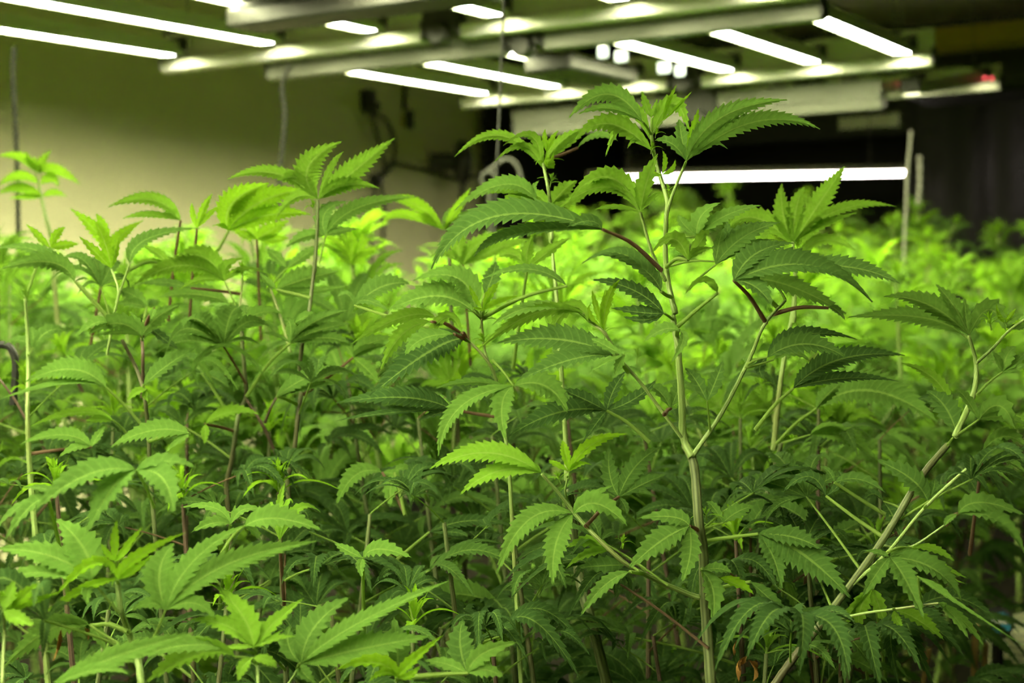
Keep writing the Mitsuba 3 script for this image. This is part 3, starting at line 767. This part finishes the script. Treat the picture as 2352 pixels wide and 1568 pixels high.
# leaves: plant, window, face (t upper side, u under side towards us), tone (lowest: shade in the colour), depth shift | stalk's end | leaflet: middle x, y, tip x, y, width | ...
LEAVES = '''
P t u 4 -.02|632,640|540,510,428,722,58|735,475,815,605,78
P t u 3 -.03|600,560|440,432,258,545,88|450,497,300,527,45
P t u 4 -.04|640,690|450,568,290,640,90|580,640,530,682,40
P t u 3 -.02|800,740|960,540,1265,458,88|1110,560,1416,592,88
P t t 2 -.03|800,738|778,620,768,546,66|735,660,655,645,64|890,660,990,682,60
P t u 5 -.02|805,720|835,600,857,495,40
P t u 5 0|690,560|725,460,757,388,22|770,480,828,418,16
P t u 4 0|640,540|615,480,596,415,40|655,500,668,450,26
P t u 4 -.03|590,972|620,830,670,705,84|440,812,262,915,95|420,858,190,985,62|470,950,375,965,26|650,905,685,880,26
P t t 3 -.02|850,1085|870,990,960,930,74|980,990,1145,942,58|790,1030,765,985,66|900,1050,940,1065,50
P t t 2 -.04|935,1215>810,1330|1060,1090,1225,1022,80|1060,1135,1210,1100,54|950,1120,970,1050,50
P t u 4 -.05|810,1195|740,1095,640,1165,72|880,1090,900,1085,60|860,1150,930,1140,40
P t u 5 0|690,800|705,740,690,690,26|735,780,750,730,24|660,800,640,760,20
Z t u 4 0|1290,1120|1245,980,1240,840,86|1305,960,1345,855,84|1420,920,1530,762,96|1500,965,1765,948,62|1400,1045,1590,975,50|1120,1000,995,1045,92
Z t u 4 -.02|1310,1190|1430,1100,1585,1155,54|1180,1150,1000,1190,72
P b t 1 -.08|1730,75>2120,345|1030,-10,610,335,175|1180,105,890,255,100|1650,20,1500,60,90
P b t 1 -.04|2115,480|1880,240,1595,300,110|1990,330,1720,240,90
P b t 0 -.03|2135,625|1930,470,1660,405,95|1990,620,1790,590,72|2010,668,1860,645,60
P c t 1 -.06|380,410>592,690|530,230,775,165,130|860,310,1290,550,210|520,450,635,582,175
P c t 1 -.02|620,360|1080,315,1470,430,105|950,310,1280,310,40
P c u 3 -.05|480,395|760,450,1125,632,115
P c t 2 -.06|1000,590|1050,600,1112,672,84
P c t 1 0|255,285|420,110,685,30,115|330,120,330,20,70
P c u 4 -.05|275,492>5,720|180,415,60,500,64|240,440,200,420,50
P c t 0 0|600,910>484,930|830,765,1190,795,112|550,980,580,1060,74
P c t 1 -.02|600,912|850,825,1120,915,124
P c u 3 0|640,930|760,885,880,940,64
P c t 0 -.02|770,1115>520,1390|1080,925,1500,900,135|1100,1050,1460,1070,92|850,1020,900,950,84
P c t 1 0|205,1200>225,1390|130,1060,60,980,95|265,1060,312,930,95
Z c u 2 -.05|920,1250>660,1480|1280,1130,1720,1340,205|1000,1150,1090,1080,92
Z c u 3 -.02|880,1420|1100,1430,1300,1568,115|1000,1370,1160,1400,70
Y c u 3 .04|1920,770|1660,570,1360,515,135|1830,590,1700,430,115|2050,600,2165,745,125|1900,640,1890,520,70
Y c u 3 .06|1870,760|1600,650,1130,650,125
Y c u 5 .04|2160,690|2195,640,2230,590,28|2120,640,2100,560,30
Y c t 3 .04|2165,720|2210,660,2290,635,64|2240,720,2300,700,50
Y c t 3 .02|2140,1010>1970,1160|2170,900,2230,840,105|2110,930,2068,868,42|2240,930,2300,870,72|2230,985,2300,950,42
Y c u 3 0|1985,1320>1830,1430|2120,1230,2225,1390,135|2150,1305,2300,1360,74|1900,1180,1830,1120,64
Y c u 4 .05|1800,1260|1700,1060,1470,950,84
Y c t 1 .03|1840,1410|1760,1230,1640,1130,175
Y c u 3 -.02|2010,1525|2150,1430,2300,1500,95
Q g u 4 0|2180,1000|1700,640,1195,882,112|1960,765,1630,952,104|2060,650,1745,755,110
Q t u 4 0|150,745|225,650,335,588,54|280,640,375,570,40|110,650,98,600,36
Q t u 5 0|160,700|150,640,152,590,26|185,640,215,598,26|175,760,190,700,30
Q t t 3 .02|300,680|390,625,485,645,40
Q g t 3 -.02|2120,1372|1750,1190,1190,1490,175|2080,1250,2152,1148,80
Q g u 4 0|2120,1375|1800,1280,1540,1310,64|1850,1350,1700,1560,125
Q t u 4 .02|170,960|120,900,60,920,60|230,880,300,830,70|260,920,340,900,60
H s u 5 0|2040,1058|2100,960,2165,860,44|1900,935,1755,920,62|1850,985,1755,1035,46
H s t 3 0|2035,1045|1965,990,1960,940,66|2110,1000,2200,960,44|2070,980,2110,960,40
R s u 4 0|1462,915|1415,770,1572,648,125|1620,790,1812,634,105|1590,850,1745,865,80|1370,820,1290,832,115|1260,795,1043,825,62|1520,770,1580,695,34|1360,905,1265,1005,54
R s t 2 -.01|1495,1082>1468,1210|1495,975,1600,925,115
R s u 3 -.01|1498,1080>1468,1210|1640,955,1910,905,66|1560,1062,1650,1050,44|1400,1085,1310,1140,54
R s u 5 .1|1050,1060>1000,1150|1070,930,1240,840,125|1190,930,1400,870,130|1230,988,1430,985,94|1010,1035,975,1040,44
M s u 5 0|165,790|100,728,-14,716,48|130,740,120,695,28|190,745,238,685,42|255,782,370,848,48|160,740,150,720,24
M s u 5 0|182,850|95,812,-10,855,54|235,815,268,860,44
M s u 5 0|192,905|95,868,-14,892,54|250,884,305,905,32|120,905,40,912,30
T s u 4 .15|830,1012|700,918,495,950,74|690,985,560,1005,34|790,980,740,985,44
T s u 5 .15|905,1050|885,980,883,930,28|935,960,978,885,38|960,985,1020,940,28
S s u 5 .2|1180,1100|1150,1040,1160,1000,60|1240,1060,1330,1010,90|1120,1080,1060,1050,60|1260,1100,1330,1090,50
T s u 5 .2|500,1150|440,1060,320,955,60|470,1040,440,980,50|560,1080,660,1010,60
L a t 2 -.03|490,415>715,665|260,220,-30,205,84|550,398,578,405,54
L a u 3 -.04|490,415>715,665|330,290,0,335,118
T a u 5 0|730,330|690,170,620,20,105|620,220,515,120,64|757,220,780,110,48
T a t 2 0|850,300|960,140,1312,68,95
S a u 4 -.02|1470,415>1560,620|1330,255,1140,275,180|1200,310,880,435,118|1330,400,1165,475,54|1480,320,1610,260,84|1570,345,1710,335,48
T a u 3 -.02|930,775|770,690,580,760,115|895,690,850,612,160|1030,650,1180,572,110|780,750,590,780,32
T a t 3 -.04|700,690|620,690,485,785,130
T a t 3 -.05|1010,595|1000,620,985,668,100
T a t 0 -.04|965,705|1070,790,1170,865,66
T a t 2 -.05|940,1092|1110,955,1300,840,115
S a u 3 -.01|1575,735|1480,680,1330,770,104|1690,625,1860,630,94|1710,690,1830,720,44
S a t 3 -.02|1590,650|1570,630,1510,625,60|1600,640,1640,660,44
R a u 2 -.02|1900,820>1615,1170|1900,700,1860,665,125|2070,740,2300,690,95|2060,680,2290,605,84|2150,785,2300,845,74|1800,768,1700,760,32
R a t 3 -.04|1930,690|2020,645,2085,700,80
R a t 2 -.03|1810,1170|2010,1045,2240,975,108|2030,1110,2225,1085,64|1900,1130,1972,1130,44
L a t 3 -.03|695,1110>940,1370|470,990,165,1075,128|430,1085,-10,1190,74
L a u 4 -.04|740,1325>830,1415|510,1275,190,1370,66|640,1320,560,1330,60
T a t 3 -.06|1240,1412|1000,1390,722,1502,135|1180,1450,1080,1540,64
T a t 4 -.06|960,1125|900,1140,830,1202,64|950,1165,972,1202,54
S a t 4 -.06|1345,1350|1510,1270,1700,1287,94|1345,1410,1340,1485,54
S a u 3 .02|1500,560|1290,500,1040,520,124|1450,640,1460,560,50
S a t 2 .03|1250,460|1080,425,905,432,54
R a u 3 .03|1810,470|2000,400,2218,350,145|1960,490,2300,440,66|1750,420,1700,360,60
S a t 1 0|1322,1015>1500,1290|1255,935,1200,880,115|1430,1060,1500,1120,94|1180,1030,1060,1050,54
L a t 3 -.05|600,1500|410,1420,130,1482,84|500,1500,380,1570,54|640,1430,690,1360,50
L a t 2 0|215,850|215,765,200,712,104|320,740,440,745,84|120,800,20,830,84
T a u 4 .1|1100,310|1040,240,930,180,90|1000,300,880,290,60|1060,340,880,380,70
L a u 5 .1|330,200|240,120,170,40,60|370,110,430,60,60|420,180,520,170,60
T a t 3 .05|960,590|860,500,760,480,90|870,560,760,560,60
S a u 3 .06|1880,330|1800,250,1750,200,80|1990,250,2120,160,70
R b u 3 -.03|100,915>-228,1160|210,820,395,790,94|190,860,350,830,64|60,850,0,820,64|190,990,275,1088,114
N b t 2 .12|110,575|290,450,470,430,114|60,500,-10,520,44|190,540,340,612,50
N b t 3 -.02|900,600|780,390,490,410,205
N b t 3 -.04|885,612|650,510,330,602,155
N b u 4 -.03|640,655|420,650,90,825,94
N b u 4 -.05|610,680|420,765,278,1005,104
N b u 4 -.06|812,755|700,655,548,865,78
N b u 5 -.02|950,610|1000,490,1060,420,54|890,510,862,440,34|1060,560,1185,510,64|980,540,1010,500,30|910,600,970,600,36
N b t 1 .02|960,500|1010,390,1035,285,115
N b t 2 -.02|1500,445|1250,335,945,402,74
P b u 4 -.06|1605,625|1290,625,918,862,84
P b t 3 -.05|1510,590|1240,590,1000,712,74
P b u 4 -.07|1640,680|1520,590,1335,835,94
P b u 5 -.04|1740,740|1690,580,1665,470,40|1765,540,1850,400,64|1730,600,1760,450,30|1650,640,1660,560,40
N b t 0 -.03|830,785|590,880,205,1165,215
N b t 3 -.05|760,760|560,790,440,900,90
P b t 1 -.06|1800,900>1900,1010|1450,795,1040,820,155|1520,930,1165,1070,130
N b t 3 -.08|1150,1100>1010,930|1360,1100,1505,1277,175|1075,1225,1100,1457,150|800,1240,658,1560,115
N b u 2 -.05|1110,1112|880,1075,630,1120,54
N b t 0 -.02|745,1252|440,1175,-10,1210,135|350,1275,-10,1330,44|640,1285,520,1330,64
P b t 0 .02|1760,1262>2040,1470|1440,1275,1115,1432,124|1600,1180,1460,1120,94|1810,1120,1890,1000,94|1950,1180,2085,1060,94|1690,1350,1600,1482,64
P b t 3 -.08|1870,900|1760,945,1635,1020,34|1840,960,1810,1032,64|1740,830,1660,790,64
P b t 3 -.08|2235,740|2130,730,2000,815,135|2262,800,2175,962,64
R b u 4 .2|820,310|790,180,850,60,115|900,190,1060,90,115|1050,200,1272,140,94|720,240,600,260,54
P b t 2 .04|2180,1250|2100,1130,2000,1100,90|2230,1120,2260,1010,90
P b u 4 .15|1240,330|1150,240,1045,260,90|1240,220,1280,120,90|1380,220,1530,125,70
U d t 2 -.02|890,175>1010,420|570,205,220,442,155|740,285,565,592,195|1065,230,1135,467,175|1080,115,1282,160,94
U d t 3 -.03|600,890>780,1110|545,680,365,490,235|330,735,-40,690,165|280,845,-40,885,94|570,960,580,1062,94
U d u 5 -.05|770,890|620,785,370,992,86|890,750,1222,580,80|870,835,1000,730,48|560,950,270,1130,64
U d u 5 -.03|755,770|748,640,766,493,58|700,720,662,655,64|850,650,936,543,44|800,740,862,678,84
U d t 3 -.02|1085,1090>1000,1285|1045,840,1140,650,225|1265,770,1600,535,140|1480,795,2078,640,140|980,1045,858,1102,84|1270,1045,1412,1150,105
U d t 3 .04|1600,540>1450,720|1810,490,2112,570,155|1680,590,1716,672,115
V d t 4 0|1660,1335|1590,1130,1405,925,175|1480,1190,1228,1155,115|1790,1180,1992,1010,100|1780,1285,1942,1262,58|1765,1280,1857,1215,34|1550,1330,1440,1345,34
V d u 4 -.03|1540,1395|1290,1375,950,1570,135
V d t 3 -.01|1490,1345|1180,1325,760,1442,115
V d t 4 -.04|1650,1405|1590,1465,1560,1562,94|1750,1420,1812,1472,74
U d t 3 -.08|330,1590|760,1395,1282,1235,125|620,1485,850,1512,84
X d t 2 0|1970,1440|1890,1320,1900,1185,135|2060,1200,2290,1005,175|1995,1510,2085,1590,115
X d t 3 -.03|1970,1440|2330,1185,2936,900,115|2380,1340,2815,1262,205
W d t 4 -.01|25,1095|60,1000,90,895,105|115,1145,228,1192,94
W d u 5 -.02|60,1100|150,1010,246,913,94|220,1035,400,970,44|20,1020,10,960,60
U d u 3 .02|590,1190>780,1310|330,1215,20,1472,155|350,1160,180,1180,64
U d t 3 .02|595,1192|645,1255,690,1362,94
W d t 2 .1|320,370|200,410,28,642,84|120,420,-20,560,64|300,300,130,290,60
V d t 3 .25|1510,530|1400,420,1180,420,64|1455,470,1390,370,64|1600,430,1740,452,64|1400,520,1253,582,64|1530,460,1540,400,34
V d t 4 .27|1830,640|1790,440,1765,390,50|1830,400,1870,250,50|1950,430,2100,450,64|1880,400,1920,400,40
P e t 4 -.06|1330,192|980,60,598,167,135|1050,180,798,337,115|1290,140,1215,135,24
P e u 5 -.05|1515,185|1490,60,1470,-20,64|1660,10,1900,-62,74|1585,140,1662,140,54|1420,135,1390,108,44
P e t 3 -.07|1540,460|1250,500,1038,862,135|1430,650,1410,932,155|1700,395,1897,542,175|1640,360,1812,270,84
P e t 1 .05|1840,350|1780,200,1780,15,115|1950,150,2120,20,125|1990,270,2150,200,94|1880,410,1890,468,54
P e u 4 -.04|1790,700>1860,760|1650,650,1490,682,74|1640,725,1493,817,64
P e t 2 -.06|1912,840>2000,850|1740,935,1588,1132,94
P e t 1 -.03|1890,795|1730,800,1570,812,105
P f t 2 -.05|90,540|-100,640,-310,820,155|-20,480,-250,490,105|95,720,38,912,135
P f t 2 -.05|170,830|245,960,240,1172,135|280,820,370,850,60
P f u 5 -.07|285,880|400,925,512,987,165
P f t 1 -.04|540,592|820,715,1147,1012,235|640,745,692,962,135|760,610,950,690,105
Q e t 3 .05|290,190>440,460|120,205,-10,402,115|370,200,440,230,60
Q e t 3 .04|370,190>440,470|345,290,345,412,135|430,160,520,200,60
Q e t 0 .02|600,580>330,810|860,505,1152,540,84|850,562,1100,602,44|760,580,855,612,50
X e t 2 .02|385,1530|390,1360,365,1130,200|300,1400,170,1340,110
X e u 5 -.02|390,1530|490,1420,692,1253,74|250,1435,-10,1480,94|450,1530,542,1453,64|300,1500,200,1560,50
X e t 1 .05|850,1505|800,1310,822,1148,175
X e t 3 .03|850,1505|950,1375,1182,1300,115|960,1480,1092,1532,115|700,1440,560,1420,90
Q e u 2 .05|1050,1050>1330,1120|800,985,555,1012,155|870,1090,740,1122,84|980,1140,922,1222,115
X e t 3 .2|165,750|270,690,484,747,115|150,800,160,882,74|60,700,-25,648,64
Y f t 2 -.05|1400,742>1330,830|1310,860,1225,1002,105|1500,880,1627,1152,145|1690,820,1872,1032,155|1320,715,1230,700,54|1480,705,1570,700,54
Y f u 4 -.02|1540,680|1690,690,1832,777,54|1710,790,1912,882,64|1700,830,1905,920,40
Y f t 3 -.07|1585,870|1780,1000,2290,1332,28|1740,960,1820,1040,40
Y f u 3 -.06|1720,1045|1870,1150,2024,1332,64|1830,1140,1920,1282,60|1760,1060,1740,1100,50
Y f u 4 -.03|1430,1090|1580,1150,1757,1287,84|1450,1160,1490,1195,60
Q f t 1 -.1|820,1092|1055,1190,1292,1472,125|900,1230,950,1362,74
Y f t 0 .02|985,345|870,215,700,322,84|1080,250,1060,180,60
Y f t 1 .0|1040,255|1200,235,1372,322,64|1000,180,940,150,40
Y f t 0 0|1360,380|1420,470,1487,628,115|1290,330,1230,380,74
Q f t 1 0|910,570|760,440,608,400,105|800,560,670,560,34|922,500,937,468,44
Q f t 1 0|1015,635>880,642|1110,565,1252,490,115|1140,650,1260,690,60|1140,720,1262,802,64
Y f t 2 -.05|1850,460>1770,530|2000,385,2290,470,115|2090,500,2290,725,155|1790,500,1760,542,54
Y f t 1 -.02|1650,375|1540,230,1308,105,115|1690,290,1692,228,84|1740,300,1800,260,50
Y f t 3 .15|2010,72|2140,95,2300,200,115|2110,180,2226,276,22
P f t 1 0|490,905>200,1000|620,1020,742,1137,94
Q f u 3 0|710,880|760,980,796,1142,84|640,960,600,1000,50
Q f u 4 .05|500,1250|560,1330,566,1487,94
Y f u 4 .1|1290,950|1330,1060,1380,1202,94|1210,1080,1205,1232,115|1130,1130,1140,1222,64
Q f t 2 -.08|1210,1240|1350,1340,1542,1568,54
Q f t 2 -.08|1080,1400|1220,1440,1392,1568,94|1300,1440,1462,1522,64
P f t 2 0|310,520|400,450,512,410,115|250,420,200,380,60
Q f t 1 0|490,560|570,430,662,440,115
'''
STALK_MAT = {'g': 'stem_green', 'p': 'stem_purple', 'd': 'stem_dark'}
KEY, TRACK = {}, {}
for k, (d, lab) in HERO.items():
    KEY[k] = thing('cannabis_plant', lab, 'plant'); TRACK[k] = []


def win(w, x, y):
    a, b, s = WIN[w]; return a + x / s, b + y / s


for line in STEMS.strip().split('\n'):
    k, w, m, r0, r1, dd, *pts = line.split()
    d = HERO[k][0] + float(dd)
    px = [win(w, *map(float, p.split(','))) for p in pts]
    n = 6 * len(px)
    d0 = d if not TRACK[k] else HERO[k][0]          # a branch leaves the main stem and comes forward from there
    path = bezier([at(u, v, d0 + (d - d0) * min(1, 1.6 * i / (len(px) - 1)) + .012 * math.sin(i * 1.7 + d * 9) * (i > 0)) for i, (u, v) in enumerate(px)], n)
    s = d / FPX / WIN[w][2]
    rr = np.linspace(float(r0), float(r1), n) * s * .82
    first = not TRACK[k]
    if first and path[0][2] > BED_Z:                # the main stem goes on down to the soil
        low = np.array([path[0][0] + .02, path[0][1] + .04, BED_Z - .02])
        path = np.vstack([bezier([low, (low + path[0]) / 2 + (path[0] - path[3]) * .3, path[0]], 10)[:-1], path]); rr = np.r_[np.full(9, rr[0] * 1.15), rr]
    v, f, uv = tube(path, rr * (1 + .05 * np.sin(np.arange(len(path)) * 2.1)), 9)
    put('stem' if first else 'branch', trimesh.Trimesh(v, f, process=False), STALK_MAT[m], KEY[k], smooth=True, uv=uv)
    TRACK[k].append((np.array(px), d))

hr = np.random.default_rng(3)
for line in LEAVES.strip().split('\n'):
    head, hub, *lets = line.split('|')
    k, w, face, tone, dd = head.split()
    d = HERO[k][0] + float(dd) + hr.normal(0, .012)
    tone, s = int(tone), WIN[w][2]
    hub, _, foot = hub.partition('>')
    hu, hv = win(w, *map(float, hub.split(',')))
    H = at(hu, hv, d)
    near = d < 1.8
    leaf = numbered(KEY[k] + '__leaf')
    for j, l in enumerate(lets):
        mx, my, tx, ty, wd = map(float, l.split(','))
        (mu, mv), (tu, tv) = win(w, mx, my), win(w, tx, ty)
        sg = -.55 if face == 't' else .45                      # leaflets that hang come nearer when we see their upper side
        dz = sg * (tv - hv) / FPX * d + hr.normal(0, .010)
        M, Tp = at(mu, mv, d + dz * .42), at(tu, tv, d + dz)
        nref = unit(UP * .74 - FWD * .67 + hr.normal(0, .13, 3)) if face == 't' else unit(UP * .66 + FWD * .75 + hr.normal(0, .13, 3))
        tan = unit(Tp - H); lat = unit(np.cross(tan, nref)); view = unit(M - EYE)
        seen = np.linalg.norm(np.cross(np.cross(tan, lat), view)) if False else abs(np.dot(unit(np.cross(tan, view)), lat))
        width = wd / s * d / FPX / max(.55, seen)
        length = np.linalg.norm(M - H) + np.linalg.norm(Tp - M)
        width = min(width * 1.15, .50 * length)
        teeth = int(np.clip(length / .0062, 6, 19))
        b = blade(quad(H, M, Tp), width, nref, teeth, hr.uniform(.2, .5), tone, cols=7 if near else 5, twist=hr.normal(0, .22))
        scene[leaf + '__leaflet' + (f'_{j:03d}' if j else '')] = leaf_ply(b)
    # the stalk runs to the nearest stem of its plant, below the leaf if there is one
    best = None
    for px, sd in TRACK[k]:
        q = bezier(np.c_[px, np.zeros(len(px))], 60)[:, :2]
        cost = np.hypot(q[:, 0] - hu, q[:, 1] - hv) + np.where(q[:, 1] < hv + 12, 60 + 2 * (hv - q[:, 1]).clip(0), 0)
        i = int(cost.argmin())
        if best is None or cost[i] < best[0]: best = (cost[i], q[i], sd)
    c, q, sd = best
    if c > 270 or abs(sd - d) > .13: q, sd = np.array([hu + hr.uniform(-50, 50), hv + 230]), d + .09
    if foot: q, sd = np.array(win(w, *map(float, foot.split(',')))), HERO[k][0] + .5 * float(dd)
    B = at(q[0], q[1], sd)
    if np.linalg.norm(B - H) > .012:
        sag = (B + H) / 2 + UP * np.linalg.norm(B - H) * hr.uniform(-.02, .08)
        scene[leaf + '__petiole'] = leaf_ply(stalk(bezier([B, sag, H], 8), np.linspace(.0021, .0014, 8) * (.62 if np.linalg.norm(B - H) < .045 else 1), 6 if hr.random() < .4 and np.linalg.norm(B - H) > .045 else 7, 6))
# the leaves of those plants that turn away from us, along their stems
for k, (d, lab) in HERO.items():
    if k in 'MHQ': continue
    for px, sd in TRACK[k]:
        q = bezier(np.c_[px, np.zeros(len(px))], 200)[:, :2]
        top_v = q[:, 1].min()
        W = np.array([at(u, v, sd) for u, v in q]); L = np.r_[0, np.cumsum(np.linalg.norm(np.diff(W, axis=0), axis=1))]
        s_ = .03
        while s_ < L[-1] * .93:
            i = int(np.searchsorted(L, s_)); u, v = q[min(i, 199)]
            s_ += hr.uniform(.028, .05)
            if v < 640 or v < top_v + 110 or v > 1700 or (k in 'PQZN' and v < 1060) or u > 2080 or hr.random() < .35: continue
            ph = hr.uniform(0, 6.28); out = unit(RIGHT * math.cos(ph) + FWD * (math.sin(ph) * .9 + .45))
            size = hr.uniform(.085, .125) * (.8 if v < 850 else 1)
            low = v > 950
            kind = VAR['D'] if low else VAR['M']
            M_ = frame(W[min(i, 199)], unit(out + UP * hr.uniform(.1, .6)), unit(UP + out * hr.uniform(-.1, .3) + hr.normal(0, .18, 3)), size)
            instance(numbered(KEY[k] + '__leaf'), kind[hr.integers(len(kind))], M_)
for k, w, d_, pts, wd in (('U', 'd', 1.12, '400,1215 375,1330 345,1430', 50), ('U', 'd', 1.12, '555,1205 572,1240 575,1290', 45), ('P', 'f', 1.33, '470,1390 400,1450 415,1560', 110), ('P', 'f', 1.32, '480,1420 515,1480 505,1560', 80), ('P', 'f', 1.36, '400,1290 375,1340 385,1390', 60)):
    a, b, c = [at(*win(w, *map(float, p.split(','))), d_ + .01 * i) for i, p in enumerate(pts.split())]
    key = numbered(KEY[k] + '__dried_leaf')
    v, f, uv = blade(quad(a, b, c), wd / WIN[w][2] * d_ / FPX, unit(-FWD + .4 * RIGHT), 8, .9, 0, twist=1.6, ripple=.16)
    scene[key] = mikit.ply(trimesh.Trimesh(v, f, process=False), 'dry_leaf', smooth=True)
    labels[key] = {'label': 'curled brown dried leaf'}
print('hero entries', len(scene))

# shoot tips in the crowns of those plants
for k, w, x, y, L in (('P', 't', 660, 620, 60), ('P', 't', 640, 690, 70), ('P', 't', 720, 880, 60), ('Q', 't', 150, 760, 90), ('Q', 't', 178, 840, 80), ('N', 'b', 940, 680, 190), ('N', 'b', 960, 820, 130), ('P', 'b', 1745, 760, 150), ('P', 'e', 1450, 240, 120),
                      ('U', 'd', 770, 880, 140), ('V', 'd', 1675, 1350, 130), ('W', 'd', 45, 1110, 110), ('Y', 'c', 2060, 700, 150), ('R', 's', 1440, 960, 80), ('S', 'a', 1590, 380, 170), ('S', 'a', 1770, 460, 150), ('L', 'a', 170, 540, 160),
                      ('Z', 't', 1310, 1140, 90), ('H', 's', 2050, 1060, 70), ('M', 's', 185, 800, 80), ('X', 'e', 385, 1540, 130), ('Y', 'f', 1680, 350, 120), ('P', 'f', 200, 480, 130), ('P', 'e', 1860, 660, 110), ('Z', 'c', 560, 1100, 110), ('P', 'b', 1960, 920, 130)):
    u, v = win(w, x, y); d = HERO[k][0]
    dv = unit(UP + hr.normal(0, .15, 3))
    instance(numbered(KEY[k] + '__shoot_tip'), VAR['s'][hr.integers(4)], frame(at(u, v, d), np.cross(dv, [.2, .97, .1]), dv, L / WIN[w][2] * d / FPX))
